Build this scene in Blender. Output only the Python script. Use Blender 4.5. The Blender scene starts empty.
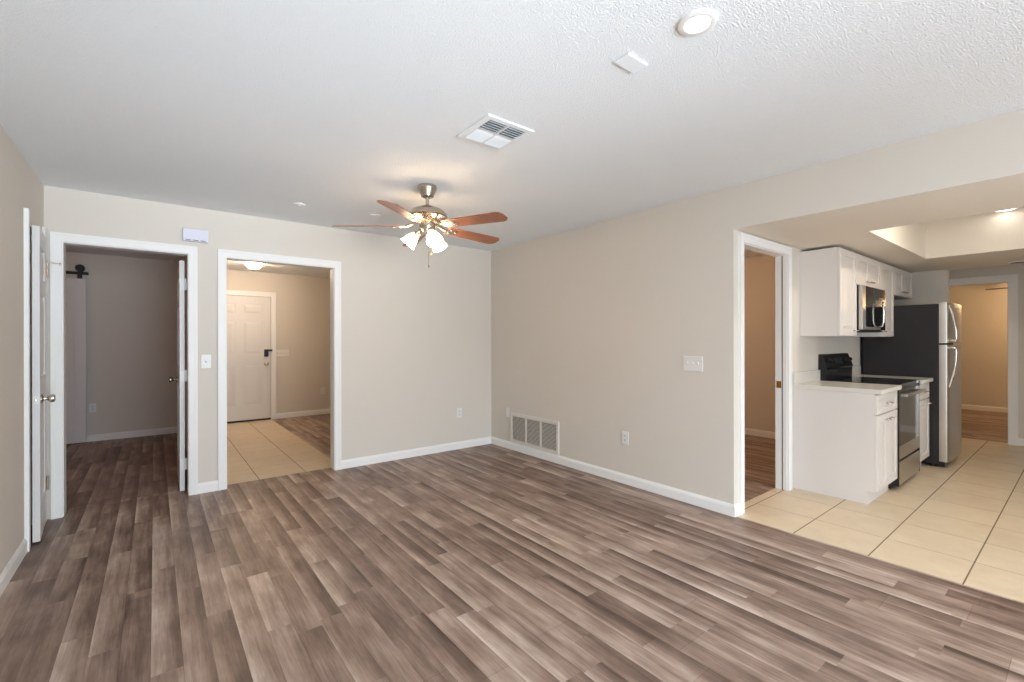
import bpy, bmesh, math, random
from mathutils import Vector, Matrix
random.seed(7)
C = bpy.context.scene.collection
SC = bpy.context.scene
PI = math.pi

# ------------------------------------------------------------------ camera
cam_d = bpy.data.cameras.new('camera'); cam = bpy.data.objects.new('camera', cam_d); C.objects.link(cam)
F_PX = 455.98
cam_d.sensor_fit = 'HORIZONTAL'; cam_d.sensor_width = 36.0; cam_d.lens = 36.0 * F_PX / 1024
cam_d.clip_start = 0.05
YAW, PITCH, ROLL = 0.665058, -0.000601, -0.001642
fw = Vector((math.sin(YAW)*math.cos(PITCH), math.cos(YAW)*math.cos(PITCH), math.sin(PITCH)))
r0 = Vector((math.cos(YAW), -math.sin(YAW), 0)); u0 = r0.cross(fw)
rr = r0*math.cos(ROLL) + u0*math.sin(ROLL); uu = -r0*math.sin(ROLL) + u0*math.cos(ROLL)
cam.matrix_world = Matrix(((rr.x, uu.x, -fw.x, 0), (rr.y, uu.y, -fw.y, 0), (rr.z, uu.z, -fw.z, 1.3017), (0, 0, 0, 1)))
SC.camera = cam

# ------------------------------------------------------------------ colour, world, lights
SC.view_settings.view_transform = 'Standard'; SC.view_settings.look = 'None'
SC.view_settings.gamma = 1.0; SC.view_settings.use_curve_mapping = False
SC.view_settings.exposure = 0.0
W = bpy.data.worlds.new('daylight'); SC.world = W; W.use_nodes = True
W.node_tree.nodes['Background'].inputs[0].default_value = (0.62, 0.78, 1.0, 1)
W.node_tree.nodes['Background'].inputs[1].default_value = 0.05

def area(name, loc, rot, sx, sy, power, col, shape='RECTANGLE', spread=PI):
    l = bpy.data.lights.new(name, 'AREA'); l.shape = shape; l.size = sx
    if shape == 'RECTANGLE': l.size_y = sy
    l.energy = power; l.color = col; l.spread = spread
    o = bpy.data.objects.new(name, l); o.location = loc; o.rotation_euler = rot; C.objects.link(o); return o
def point(name, loc, power, col, rad=.06):
    l = bpy.data.lights.new(name, 'POINT'); l.energy = power; l.color = col; l.shadow_soft_size = rad
    o = bpy.data.objects.new(name, l); o.location = loc; C.objects.link(o); return o
DAY = (0.79, 0.90, 1.0); WARM = (1.0, 0.74, 0.48)
# daylight from the unseen door behind the camera; upward-tilted lights added to brighten the ceiling
area('added_ceiling_fill', (1.35, -2.67, 1.0), (PI/2 + math.radians(34), 0, 0), 3.3, 1.9, 6, DAY, spread=math.radians(66))
area('added_ceiling_fill_left', (.5, -2.67, 1.0), (PI/2 + math.radians(20), 0, 0), 1.6, 1.9, 24, DAY, spread=math.radians(50))  # upward fill added for the left part of the ceiling
area('patio_sky_light', (1.35, -2.66, 1.1), (PI/2 - math.radians(28), 0, 0), 3.3, 1.9, 182, DAY)
area('patio_zenith_light', (1.35, -2.67, 1.1), (PI/2 - math.radians(45), 0, 0), 3.3, 1.9, 72, DAY, spread=math.radians(95))
# fill light added at the kitchen's far end to brighten left wall and ceiling
area('added_kitchen_end_fill', (8.45, -1.1, .95), (PI/2 + math.radians(12), 0, PI/2), 1.6, 1.7, 7, DAY, spread=math.radians(50))
point('bedroom_lamp', (-1.7, 6.2, 2.2), 6.5, (1.0, 0.38, 0.13), .1)
point('side_room_lamp', (4.9, 3.3, 2.25), 20, (1.0, 0.60, 0.33), .1)
point('far_room_lamp', (11.0, .3, 1.98), 38, (1.0, 0.63, 0.32), .1)

# ------------------------------------------------------------------ materials
def lin(r, g, b):
    f = lambda c: (c/255/12.92) if c/255 <= .04045 else ((c/255+.055)/1.055)**2.4
    return (f(r), f(g), f(b), 1)
def mat(name, col, rough=.5, metal=0, emit=None, estr=0, spec=.5, coat=0):
    m = bpy.data.materials.new(name); m.use_nodes = True
    b = m.node_tree.nodes['Principled BSDF']
    b.inputs['Base Color'].default_value = col; b.inputs['Roughness'].default_value = rough
    b.inputs['Metallic'].default_value = metal; b.inputs['Specular IOR Level'].default_value = spec
    b.inputs['Coat Weight'].default_value = coat
    if emit: b.inputs['Emission Color'].default_value = emit; b.inputs['Emission Strength'].default_value = estr
    return m
class NT:
    def __init__(s, m): s.t = m.node_tree; s.b = s.t.nodes['Principled BSDF']
    def n(s, typ, **kw):
        nd = s.t.nodes.new(typ)
        for k, v in kw.items(): setattr(nd, k, v)
        return nd
    def link(s, a, b): s.t.links.new(a, b)
    def val(s, sock, v):
        if hasattr(v, 'is_output') or isinstance(v, bpy.types.NodeSocket): s.link(v, sock)
        else: sock.default_value = v
    def m(s, op, a, b=0.0, c=0.0):
        nd = s.n('ShaderNodeMath', operation=op)
        s.val(nd.inputs[0], a); s.val(nd.inputs[1], b); s.val(nd.inputs[2], c); return nd.outputs[0]
    def xyz(s):
        g = s.n('ShaderNodeNewGeometry'); sp = s.n('ShaderNodeSeparateXYZ'); s.link(g.outputs['Position'], sp.inputs[0])
        return sp.outputs[0], sp.outputs[1], sp.outputs[2]
    def comb(s, x, y, z=0.0):
        c = s.n('ShaderNodeCombineXYZ'); s.val(c.inputs[0], x); s.val(c.inputs[1], y); s.val(c.inputs[2], z); return c.outputs[0]
    def noise(s, vec, scale, detail=3, rough=.5):
        nd = s.n('ShaderNodeTexNoise'); s.link(vec, nd.inputs['Vector']); nd.inputs['Scale'].default_value = scale
        nd.inputs['Detail'].default_value = detail; nd.inputs['Roughness'].default_value = rough; return nd.outputs[0]
    def white(s, vec):
        nd = s.n('ShaderNodeTexWhiteNoise', noise_dimensions='3D'); s.link(vec, nd.inputs['Vector']); return nd.outputs[0]
    def ramp(s, fac, stops):
        nd = s.n('ShaderNodeValToRGB'); s.link(fac, nd.inputs[0]); e = nd.color_ramp.elements
        while len(e) < len(stops): e.new(.5)
        for k, (p, c) in enumerate(stops): e[k].position = p; e[k].color = c
        return nd.outputs[0]
    def mix(s, fac, a, b, blend='MIX'):
        nd = s.n('ShaderNodeMix', data_type='RGBA', blend_type=blend)
        s.val(nd.inputs[0], fac); s.val(nd.inputs[6], a); s.val(nd.inputs[7], b); return nd.outputs[2]
    def bump(s, h, strength, dist):
        nd = s.n('ShaderNodeBump'); nd.inputs['Strength'].default_value = strength; nd.inputs['Distance'].default_value = dist
        s.link(h, nd.inputs['Height']); s.link(nd.outputs[0], s.b.inputs['Normal'])

def paint(name, col, rough=.75, amp=.04):
    m = mat(name, col, rough, spec=.3); t = NT(m); x, y, z = t.xyz()
    v = t.comb(x, y, z); h = t.noise(v, 140, 2)
    t.bump(h, .12, .002)
    big = t.noise(v, 1.3, 2)
    dk = tuple(c*(1-amp) for c in col[:3])+(1,)
    t.link(t.mix(big, col, dk), t.b.inputs['Base Color'])
    return m
M = {}
M['wall'] = paint('wall_paint', lin(222, 215, 205))
M['soffit_lightened'] = paint('soffit_lightened_paint', lin(236, 227, 214))  # wall paint lightened in colour to stand in for missing bounce light
M['trim'] = paint('white_trim_paint', lin(243, 242, 240), .38, .01)
M['door'] = paint('white_door_paint', lin(228, 226, 224), .42, .01)

def mk_ceiling():
    col = lin(244, 247, 249)
    m = mat('textured_ceiling', col, .9, spec=.2); t = NT(m); x, y, z = t.xyz(); v = t.comb(x, y, z)
    n1 = t.noise(v, 132, 3, .6); n2 = t.noise(v, 210, 2, .6)
    h = t.m('ADD', t.m('MULTIPLY', n1, .8), t.m('MULTIPLY', n2, .35))
    t.bump(h, .85, .011)
    return m
M['ceiling'] = mk_ceiling()

def mk_planks(name, tint=(1, 1, 1)):
    m = mat(name, (.2, .15, .12, 1), .4, spec=.45); t = NT(m); x, y, z = t.xyz()
    SW = .1025
    u = t.m('DIVIDE', t.m('SUBTRACT', x, .090), SW); iu = t.m('FLOOR', u); fu = t.m('SUBTRACT', u, iu)
    pl = t.m('FLOOR', t.m('DIVIDE', t.m('SUBTRACT', x, .090), 2*SW))           # the plank, two printed strips wide
    ro = t.white(t.comb(pl, 3.7, 1.1)); so = t.white(t.comb(iu, 9.2, 5.3))
    # plank ends
    vp = t.m('ADD', t.m('DIVIDE', y, 1.22), t.m('MULTIPLY', ro, 7.0)); ip = t.m('FLOOR', vp); fp = t.m('SUBTRACT', vp, ip)
    # printed strip ends, of uneven length
    wob = t.m('MULTIPLY', t.m('SINE', t.m('ADD', t.m('MULTIPLY', y, 1.9), t.m('MULTIPLY', so, 40))), .33)
    vs = t.m('ADD', t.m('ADD', t.m('DIVIDE', y, .78), t.m('MULTIPLY', so, 11.0)), wob); iv = t.m('FLOOR', vs)
    r1 = t.white(t.comb(iu, iv, 2.0)); r2 = t.white(t.comb(pl, ip, 8.0)); r3 = t.white(t.comb(iu, iv, 15.0))
    # grain, stretched along the plank, shifted per strip
    gx = t.m('ADD', x, t.m('MULTIPLY', r1, 13.0)); gy = t.m('ADD', y, t.m('MULTIPLY', r3, 17.0))
    g1 = t.noise(t.comb(t.m('MULTIPLY', gx, 34), t.m('MULTIPLY', gy, 1.6)), 1.0, 4, .6)
    g2 = t.noise(t.comb(t.m('MULTIPLY', gx, 170), t.m('MULTIPLY', gy, 7)), 1.0, 3, .6)
    g3 = t.noise(t.comb(t.m('MULTIPLY', gx, 9), t.m('MULTIPLY', gy, 3.2)), 1.0, 3, .55)
    # heart-wood to sap-wood drift across each strip
    side = t.m('MULTIPLY', t.m('SUBTRACT', fu, .5), t.m('SUBTRACT', t.m('MULTIPLY', r3, 1.5), .15))
    f = t.m('ADD', t.m('MULTIPLY', r1, .36), t.m('MULTIPLY', r2, .14))
    f = t.m('ADD', f, t.m('MULTIPLY', t.m('SUBTRACT', g1, .5), .80))
    f = t.m('ADD', f, t.m('MULTIPLY', t.m('SUBTRACT', g2, .5), .42))
    f = t.m('ADD', f, t.m('MULTIPLY', t.m('SUBTRACT', g3, .5), .85))
    f = t.m('ADD', f, t.m('MULTIPLY', side, -.46))
    f = t.m('ADD', f, .26)
    tt = lambda r, g, b: tuple(c*k for c, k in zip(lin(r, g, b)[:3], tint))+(1,)
    col = t.ramp(f, [(0.0, tt(78, 60, 51)), (.3, tt(117, 95, 83)), (.55, tt(149, 126, 112)), (.78, tt(177, 156, 142)), (1.0, tt(204, 187, 174))])
    e1 = t.m('LESS_THAN', t.m('MINIMUM', t.m('FRACT', t.m('DIVIDE', t.m('SUBTRACT', x, .090), 2*SW)), t.m('SUBTRACT', 1.0, t.m('FRACT', t.m('DIVIDE', t.m('SUBTRACT', x, .090), 2*SW)))), .007)
    e2 = t.m('LESS_THAN', fp, .0022)
    seam = t.m('MAXIMUM', e1, e2)
    col = t.mix(t.m('MULTIPLY', seam, .38), col, tt(60, 46, 40))
    t.link(col, t.b.inputs['Base Color'])
    t.link(t.m('ADD', .36, t.m('MULTIPLY', g2, .14)), t.b.inputs['Roughness'])
    t.bump(t.m('SUBTRACT', t.m('MULTIPLY', g2, .35), seam), .12, .002)
    return m
M['planks'] = mk_planks('wood_planks')

def mk_tile(name, ox, oy, gx, gy, pitch=.41):
    m = mat(name, (.6, .5, .4, 1), .35, spec=.5); t = NT(m); x, y, z = t.xyz()
    u = t.m('DIVIDE', t.m('SUBTRACT', x, ox), pitch); v = t.m('DIVIDE', t.m('SUBTRACT', y, oy), pitch)
    fu = t.m('FRACT', u); fv = t.m('FRACT', v)
    du = t.m('MINIMUM', fu, t.m('SUBTRACT', 1.0, fu)); dv = t.m('MINIMUM', fv, t.m('SUBTRACT', 1.0, fv))
    g = t.m('MAXIMUM', t.m('LESS_THAN', du, gx/pitch), t.m('LESS_THAN', dv, gy/pitch))
    rnd = t.white(t.comb(t.m('FLOOR', u), t.m('FLOOR', v), 1.0))
    vec = t.comb(x, y, t.m('MULTIPLY', rnd, 5)); n = t.noise(vec, 7, 4, .6); n2 = t.noise(vec, 60, 2)
    f = t.m('ADD', t.m('MULTIPLY', n, .7), t.m('ADD', t.m('MULTIPLY', rnd, .18), t.m('MULTIPLY', n2, .15)))
    col = t.ramp(f, [(.25, lin(214, 194, 164)), (.75, lin(232, 214, 186))])
    col = t.mix(g, col, lin(128, 110, 88)); t.link(col, t.b.inputs['Base Color'])
    t.link(t.m('ADD', t.m('MULTIPLY', g, .45), .33), t.b.inputs['Roughness'])
    t.bump(t.m('SUBTRACT', 1.0, g), .4, .002)
    return m
M['tile_kitchen'] = mk_tile('kitchen_tile', 3.37, .43, .0018, .0036)
M['tile_entry'] = mk_tile('entry_tile', .775, 4.9, .0032, .0012)

def mk_wood(name, c0, c1, sc=1):
    m = mat(name, c0, .35, spec=.5, coat=.3); t = NT(m)
    tc = t.n('ShaderNodeTexCoord'); mp = t.n('ShaderNodeMapping'); t.link(tc.outputs['Object'], mp.inputs[0])
    mp.inputs['Scale'].default_value = (3*sc, 40*sc, 40*sc)
    n = t.noise(mp.outputs[0], 1.5, 4, .6); t.link(t.ramp(n, [(.3, c0), (.75, c1)]), t.b.inputs['Base Color']); return m
M['cherry'] = mk_wood('cherry_blade', lin(124, 70, 38), lin(176, 106, 64))
M['dark_blade'] = mk_wood('walnut_blade', lin(70, 46, 34), lin(96, 66, 48))
def mk_brushed(name, col, rough):
    m = mat(name, col, rough, 1); t = NT(m); tc = t.n('ShaderNodeTexCoord'); mp = t.n('ShaderNodeMapping')
    t.link(tc.outputs['Object'], mp.inputs[0]); mp.inputs['Scale'].default_value = (300, 300, 3)
    n = t.noise(mp.outputs[0], 1, 2); t.link(t.m('ADD', rough-.06, t.m('MULTIPLY', n, .12)), t.b.inputs['Roughness']); return m
M['steel'] = mk_brushed('stainless_steel', lin(196, 192, 186), .3)
M['nickel'] = mk_brushed('brushed_nickel', lin(186, 176, 162), .26)
M['chrome'] = mat('chrome', lin(215, 210, 200), .12, 1)
M['brass'] = mat('brass', lin(190, 150, 80), .25, 1)
M['black'] = mat('black_enamel', lin(20, 20, 22), .3)
M['black_metal'] = mat('black_iron', lin(18, 17, 17), .55)
M['black_side'] = paint('black_textured_steel', lin(44, 43, 45), .55, .08)
M['glass_black'] = mat('black_glass', lin(10, 10, 11), .06, spec=.8)
M['burner'] = mat('burner_marking', lin(70, 70, 72), .2)
M['oven_glass'] = mat('oven_window_glass', lin(40, 36, 32), .08, spec=.9)
M['cabinet'] = paint('white_cabinet_paint', lin(229, 223, 218), .35, .01)
M['quartz'] = paint('pale_quartz', lin(226, 222, 214), .22, .05)
M['plate'] = mat('white_plastic', lin(233, 232, 230), .35)
M['plate_dim'] = mat('ivory_plastic', lin(238, 234, 224), .4)
M['ceiling_plate'] = mat('ceiling_white_plastic', lin(238, 242, 245), .45)
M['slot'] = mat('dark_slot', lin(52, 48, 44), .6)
M['chime'] = mat('bluish_white_plastic', lin(222, 222, 236), .4)
M['grille'] = mat('grille_white', lin(226, 221, 212), .45)
M['grille_dark'] = mat('grille_filter', lin(96, 87, 76), .9)
M['vent_dark'] = mat('duct_grey', lin(112, 114, 120), .8)
M['display'] = mat('display', lin(46, 50, 54), .08)
M['shade'] = mat('lit_frosted_glass', lin(250, 244, 232), .4, emit=(1.0, .72, .45, 1), estr=33)
M['bowl'] = mat('lit_alabaster_bowl', lin(250, 240, 220), .4, emit=(1.0, .74, .50, 1), estr=128)
M['led'] = mat('led_diffuser', lin(250, 250, 246), .4, emit=(1.0, .95, .88, 1), estr=60)
M['led_kitchen'] = mat('kitchen_led_diffuser', lin(250, 250, 246), .4, emit=(1.0, .90, .76, 1), estr=185)
M['led_small'] = mat('dim_led_diffuser', lin(250, 250, 246), .4, emit=(1.0, .95, .86, 1), estr=7)
M['frame'] = mat('window_frame_white', lin(225, 225, 225), .4)

# ------------------------------------------------------------------ mesh helpers
ORG = {}
def tag(o, label=None, cat=None, group=None, kind=None):
    if label: o['label'] = label
    if cat: o['category'] = cat
    if group: o['group'] = group
    if kind: o['kind'] = kind
    return o
def thing(name, loc, label, cat, group=None, kind=None, rz=0, tilt=None):
    o = bpy.data.objects.new(name, None); C.objects.link(o); o.location = loc; o.rotation_euler = (0, 0, rz)
    o.empty_display_size = .05; ORG[o] = Vector(loc) if rz == 0 and tilt is None else Vector((0, 0, 0))
    if tilt: o.rotation_euler = tilt
    return tag(o, label, cat, group, kind)
class MB:
    def __init__(s): s.bm = bmesh.new(); s.bev = []
    def box(s, x0, x1, y0, y1, z0, z1, bev=0, seg=2):
        g = bmesh.ops.create_cube(s.bm, size=1)
        for v in g['verts']:
            v.co = Vector(((x0+x1)/2+v.co.x*(x1-x0), (y0+y1)/2+v.co.y*(y1-y0), (z0+z1)/2+v.co.z*(z1-z0)))
        if bev:
            es = list({e for v in g['verts'] for e in v.link_edges})
            bmesh.ops.bevel(s.bm, geom=es, offset=bev, segments=seg, affect='EDGES', profile=.5)
        return s
    def hull(s, pts, faces):
        vs = [s.bm.verts.new(p) for p in pts]
        for f in faces: s.bm.faces.new([vs[i] for i in f])
        return s
    def prism(s, poly, a, b, axis):
        """2D outline swept from a to b along axis (0 x: (y,z), 1 y: (x,z), 2 z: (x,y))"""
        def P(q, h): return (h, q[0], q[1]) if axis == 0 else ((q[0], h, q[1]) if axis == 1 else (q[0], q[1], h))
        A = [s.bm.verts.new(P(q, a)) for q in poly]; B = [s.bm.verts.new(P(q, b)) for q in poly]; n = len(poly)
        s.bm.faces.new(A); s.bm.faces.new(B[::-1])
        for i in range(n): s.bm.faces.new((A[i], A[(i+1) % n], B[(i+1) % n], B[i]))
        return s
    def lathe(s, prof, origin=(0, 0, 0), axis=(0, 0, 1), seg=32, closed=False):
        """profile of (radius, height) turned about axis"""
        q = Vector((0, 0, 1)).rotation_difference(Vector(axis).normalized()); o = Vector(origin); rings = []
        for r, h in prof:
            if r < 1e-6: rings.append([s.bm.verts.new(o+q @ Vector((0, 0, h)))])
            else: rings.append([s.bm.verts.new(o+q @ Vector((r*math.cos(2*PI*i/seg), r*math.sin(2*PI*i/seg), h))) for i in range(seg)])
        pairs = list(zip(rings, rings[1:])) + ([(rings[-1], rings[0])] if closed else [])
        for A, B in pairs:
            for i in range(seg):
                j = (i+1) % seg
                if len(A) == 1 and len(B) == 1: continue
                if len(A) == 1: s.bm.faces.new((A[0], B[i], B[j]))
                elif len(B) == 1: s.bm.faces.new((A[i], B[0], A[j]))
                else: s.bm.faces.new((A[i], B[i], B[j], A[j]))
        return s
    def cyl(s, p0, p1, r, seg=16):
        p0, p1 = Vector(p0), Vector(p1); L = (p1-p0).length
        return s.lathe([(0, 0), (r, 0), (r, L), (0, L)], p0, p1-p0, seg)
    def tube(s, pts, r, seg=10):
        pts = [Vector(p) for p in pts]; rings = []; up = Vector((0.13, 0.31, 0.94)).normalized()
        for i, p in enumerate(pts):
            d = (pts[min(i+1, len(pts)-1)]-pts[max(i-1, 0)]).normalized()
            a = d.cross(up).normalized(); b = d.cross(a)
            rad = r[i] if isinstance(r, (list, tuple)) else r
            rings.append([s.bm.verts.new(p+rad*(math.cos(2*PI*k/seg)*a+math.sin(2*PI*k/seg)*b)) for k in range(seg)])
        for A, B in zip(rings, rings[1:]):
            for k in range(seg): s.bm.faces.new((A[k], A[(k+1) % seg], B[(k+1) % seg], B[k]))
        s.bm.faces.new(rings[0]); s.bm.faces.new(rings[-1][::-1]); return s
    def xf(s, mtx):
        for v in s.bm.verts: v.co = mtx @ v.co
        return s
    def build(s, name, m, parent=None, origin=None, smooth=False, angle=40):
        off = ORG[parent] if parent is not None else Vector(origin or (0, 0, 0))
        bmesh.ops.recalc_face_normals(s.bm, faces=s.bm.faces)
        for v in s.bm.verts: v.co -= off
        if smooth:
            for f in s.bm.faces: f.smooth = True
            for e in s.bm.edges:
                if len(e.link_faces) == 2 and e.calc_face_angle(0) > math.radians(angle): e.smooth = False
        me = bpy.data.meshes.new(name); s.bm.to_mesh(me); s.bm.free(); me.materials.append(m)
        o = bpy.data.objects.new(name, me); C.objects.link(o); ORG[o] = off
        if parent is not None: o.parent = parent
        else: o.location = off
        return o
def struct(o, label=None): return tag(o, label, None, None, 'structure')

# ------------------------------------------------------------------ the shell
XL, XR, YB, YK, H, SOF = -.633, 3.367, 4.721, 1.640, 2.44, 2.123
T = .12
def wall_x(name, x0, x1, y0, y1, openings, label, m='wall', h=H):
    """wall running along y between x0 and x1 thick; openings (ya, yb, za, zb)"""
    b = MB(); y = y0
    for ya, yb, za, zb in sorted(openings):
        if ya > y: b.box(x0, x1, y, ya, 0, h)
        if za > 0: b.box(x0, x1, ya, yb, 0, za)
        if zb < h: b.box(x0, x1, ya, yb, zb, h)
        y = yb
    if y < y1: b.box(x0, x1, y, y1, 0, h)
    return struct(b.build(name, M[m]), label)
def wall_y(name, y0, y1, x0, x1, openings, label, m='wall', h=H):
    b = MB(); x = x0
    for xa, xb, za, zb in sorted(openings):
        if xa > x: b.box(x, xa, y0, y1, 0, h)
        if za > 0: b.box(xa, xb, y0, y1, 0, za)
        if zb < h: b.box(xa, xb, y0, y1, zb, h)
        x = xb
    if x < x1: b.box(x, x1, y0, y1, 0, h)
    return struct(b.build(name, M[m]), label)

struct(MB().box(XL-T, XR+.02, -2.72, YB+T, -.06, 0).build('floor', M['planks']), 'grey-brown wood plank floor of the empty living room')
struct(MB().box(-3.1, .40, YB+T, 8.2, -.06, 0).build('floor_bedroom', M['planks']), 'dark wood plank floor behind the left doorway')
struct(MB().box(.40, 1.53, YB+T, 8.6, -.06, 0).build('floor_entry', M['tile_entry']), 'beige tile path to the front door')
struct(MB().box(1.53, 4.5, YB+T, 8.6, -.06, 0).build('floor_hall', M['planks']), 'wood plank floor beside the entry tile')
struct(MB().box(XR+.02, 8.46, -2.12, YK+.09, -.06, 0).build('floor_kitchen', M['tile_kitchen']), 'beige square tile floor of the kitchen')
struct(MB().box(XR+.02, 6.57, YK+.09, YB+T, -.06, 0).build('floor_side', M['planks']), 'dark plank floor behind the doorway by the kitchen')
struct(MB().box(8.46, 12.12, -1.1, 3.6, -.06, 0).build('floor_far', M['planks']), 'dark plank floor of the room beyond the kitchen')
TX, TY, TZ = (4.240, 6.13), (-1.05, 1.045), 2.505
cx0, cx1, cy0, cy1 = TX[0]-.04, TX[1]+.04, TY[0]-.04, TY[1]+.04
struct(MB().box(-3.2, cx0, -2.8, 8.7, H, H+.1).box(cx1, 12.2, -2.8, 8.7, H, H+.1).box(cx0, cx1, -2.8, cy0, H, H+.1).box(cx0, cx1, cy1, 8.7, H, H+.1).build('ceiling', M['ceiling']), 'white knockdown-textured ceiling')

CL = (4.135, 4.655)                          # closet opening in the left wall
D1 = (-.541, .233)                           # bedroom doorway
D2 = (.493, 1.432)                           # entry doorway
DK = (3.497, 4.315)                          # doorway beside the kitchen cabinets
DF = (.655, 1.42)                            # doorway beyond the kitchen
DH = 2.046
wall_x('wall_left', XL-T, XL, -2.72, YB, [(CL[0], CL[1], 0, 2.06)], 'beige left wall of the living room with narrow closet door')
wall_y('wall_back', YB, YB+T, XL-T, 6.57, [(D1[0], D1[1], 0, DH), (D2[0], D2[1], 0, DH)], 'beige back wall with two white-cased doorways')
wall_x('wall_right', XR, XR+T, YK, YB, [], 'beige right wall carrying the return air grille')
wall_y('wall_kitchen', YK, YK+T-.03, XR+T, 8.40, [(DK[0], DK[1], 0, DH)], 'pale wall behind the kitchen cabinets')
wall_x('wall_alcove', 7.28, 7.40, 1.05, YK, [], 'short wall ending the kitchen beside the refrigerator')
wall_x('wall_far', 8.40, 8.52, -2.12, 3.5, [(-1.9, -.3, .04, 2.05), (DF[0], DF[1], 0, 2.035)], 'shaded wall past the kitchen with a cased doorway')
wall_y('wall_front', -2.72, -2.60, XL, XR+T, [(-.3, 3.0, .04, 2.08)], 'wall behind the camera with a patio door')
wall_x('wall_corner', XR, XR+T, -2.60, -2.0, [], 'short beige wall behind the camera')
wall_y('wall_south', -2.12, -2.00, XR+T, 8.40, [], 'kitchen wall out of view')
wall_x('wall_bedroom_left', -3.12, -3.0, YB+T, 8.2, [], 'bedroom wall out of view')
wall_y('wall_bedroom', 8.05, 8.17, -3.0, .30, [], 'brown shaded bedroom wall')
wall_x('wall_partition', .30, .40, YB+T, 8.6, [], 'wall between the bedroom and the entry')
wall_y('wall_entry', 8.47, 8.60, .40, 4.5, [], 'tan entry wall holding the front door')
wall_x('wall_hall', 4.4, 4.5, YB+T, 8.47, [], 'hall wall out of view')
wall_x('wall_side', 6.45, 6.57, YK+.09, YB, [], 'brown wall seen through the doorway by the kitchen')
wall_y('wall_far_left', 3.5, 3.6, 8.40, 12.12, [], 'far room wall')
wall_y('wall_far_right', -1.1, -1.0, 8.52, 12.12, [], 'far room wall')
wall_x('wall_far_back', 12.0, 12.12, -1.0, 3.5, [], 'orange-lit wall of the room past the kitchen')
# closet box behind the left door
struct(MB().box(-1.40, -1.34, 3.6, 4.9, 0, H).box(-1.34, XL-T, 3.6, 3.66, 0, H).box(-1.34, XL-T, 4.84, 4.9, 0, H).box(-1.4, XL-T, 3.6, 4.9, -.06, 0).build('wall_closet', M['wall']), 'inside of the narrow closet')
# lowered kitchen ceiling with its raised tray
sf = MB()
sf.box(XR+.004, TX[0], -2.0, YK, SOF, H); sf.box(TX[1], 7.28, -2.0, YK, SOF, H)
sf.box(TX[0], TX[1], TY[1], YK, SOF, H); sf.box(TX[0], TX[1], -2.0, TY[0], SOF, H)
sf.box(7.28, 7.40, -2.0, 1.05, SOF, H)
sf.box(cx0, TX[0], cy0, cy1, H, TZ); sf.box(TX[1], cx1, cy0, cy1, H, TZ); sf.box(TX[0], TX[1], cy0, TY[0], H, TZ); sf.box(TX[0], TX[1], TY[1], cy1, H, TZ)
sf.box(cx0, cx1, cy0, cy1, TZ, H+.1)
struct(MB().box(XR, XR+.004, -2.0, YK, SOF, H).build('wall_header', M['wall']), 'beige header above the kitchen opening')
struct(sf.build('ceiling_kitchen', M['soffit_lightened']), 'lowered beige kitchen ceiling with a raised tray')

# baseboards
def base_prof(d): return [(0, 0), (d*.013, 0), (d*.013, .066), (d*.008, .080), (d*.004, .088), (0, .088)]
def base_y(name, y, d, x0, x1, label):   # on a wall facing -y (d=-1)
    b = MB(); b.prism([(y+q, z) for q, z in base_prof(d)], x0, x1, 0); return struct(b.build(name, M['trim']), label)
def base_x(name, x, d, y0, y1, label):
    b = MB(); b.prism([(x+q, z) for q, z in base_prof(d)], y0, y1, 1); return struct(b.build(name, M['trim']), label)
CW = .057
base_x('baseboard_left', XL, 1, -2.6, CL[0]-.066, 'white baseboard along the left wall')
base_y('baseboard_back', YB, -1, D2[1]+CW, XR-.013, 'white baseboard under the back wall right of the entry doorway')
base_y('baseboard_middle', YB, -1, D1[1]+.057, D2[0]-.057, 'short white baseboard between the two doorways')
base_x('baseboard_right', XR, -1, YK, YB, 'white baseboard along the right wall')
base_y('baseboard_corner', YK, -1, XR-.013, DK[0]-.057, 'baseboard end wrapping the right wall corner')
base_y('baseboard_bedroom', 8.05, -1, -3.0, .30, 'baseboard in the dark bedroom')
base_y('baseboard_entry', 8.47, -1, 1.607, 4.4, 'baseboard right of the front door')
base_x('baseboard_side', 6.45, -1, 1.73, YB, 'baseboard behind the doorway by the kitchen')
base_x('baseboard_far', 8.40, -1, -.29, DF[0]-.075, 'baseboard right of the far kitchen doorway')
base_x('baseboard_far_back', 12.0, -1, -1.0, 3.5, 'baseboard in the room past the kitchen')

# door casings: two legs and a head, with a stepped profile, plus the jamb lining
def casing_y(name, y, x0, x1, zt, w, label, depth=T, wl=None, wr=None, m='trim', stop=None, d=-1):
    b = MB(); wl = wl or w; wr = wr or w; t = .016
    yy = sorted((y, y+d*t)); y2 = sorted((y, y+d*(t+.005)))
    b.box(x0-wl+.02, x0+.004, *yy, 0, zt+w-.02); b.box(x1-.004, x1+wr-.02, *yy, 0, zt+w-.02); b.box(x0+.004, x1-.004, *yy, zt-.004, zt+w-.02)
    b.box(x0-wl, x0-wl+.02, *y2, 0, zt+w); b.box(x1+wr-.02, x1+wr, *y2, 0, zt+w); b.box(x0-wl+.02, x1+wr-.02, *y2, zt+w-.02, zt+w)
    yj = sorted((y, y-d*depth))
    b.box(x0-.001, x0+.010, *yj, 0, zt); b.box(x1-.010, x1+.001, *yj, 0, zt); b.box(x0+.010, x1-.010, *yj, zt-.010, zt+.001)
    if stop:
        ys = sorted((y-d*stop, y-d*(stop+.035)))
        b.box(x0+.010, x0+.022, *ys, 0, zt-.010); b.box(x1-.022, x1-.010, *ys, 0, zt-.010); b.box(x0+.022, x1-.022, *ys, zt-.022, zt-.010)
    return struct(b.build(name, M[m]), label)
casing_y('trim_1', YB, D1[0], D1[1], DH, .060, 'white casing of the bedroom doorway', wl=.057, wr=.057)
casing_y('trim_2', YB, D2[0], D2[1], DH, .060, 'white casing of the entry doorway', wl=.057, wr=.057)
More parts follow.
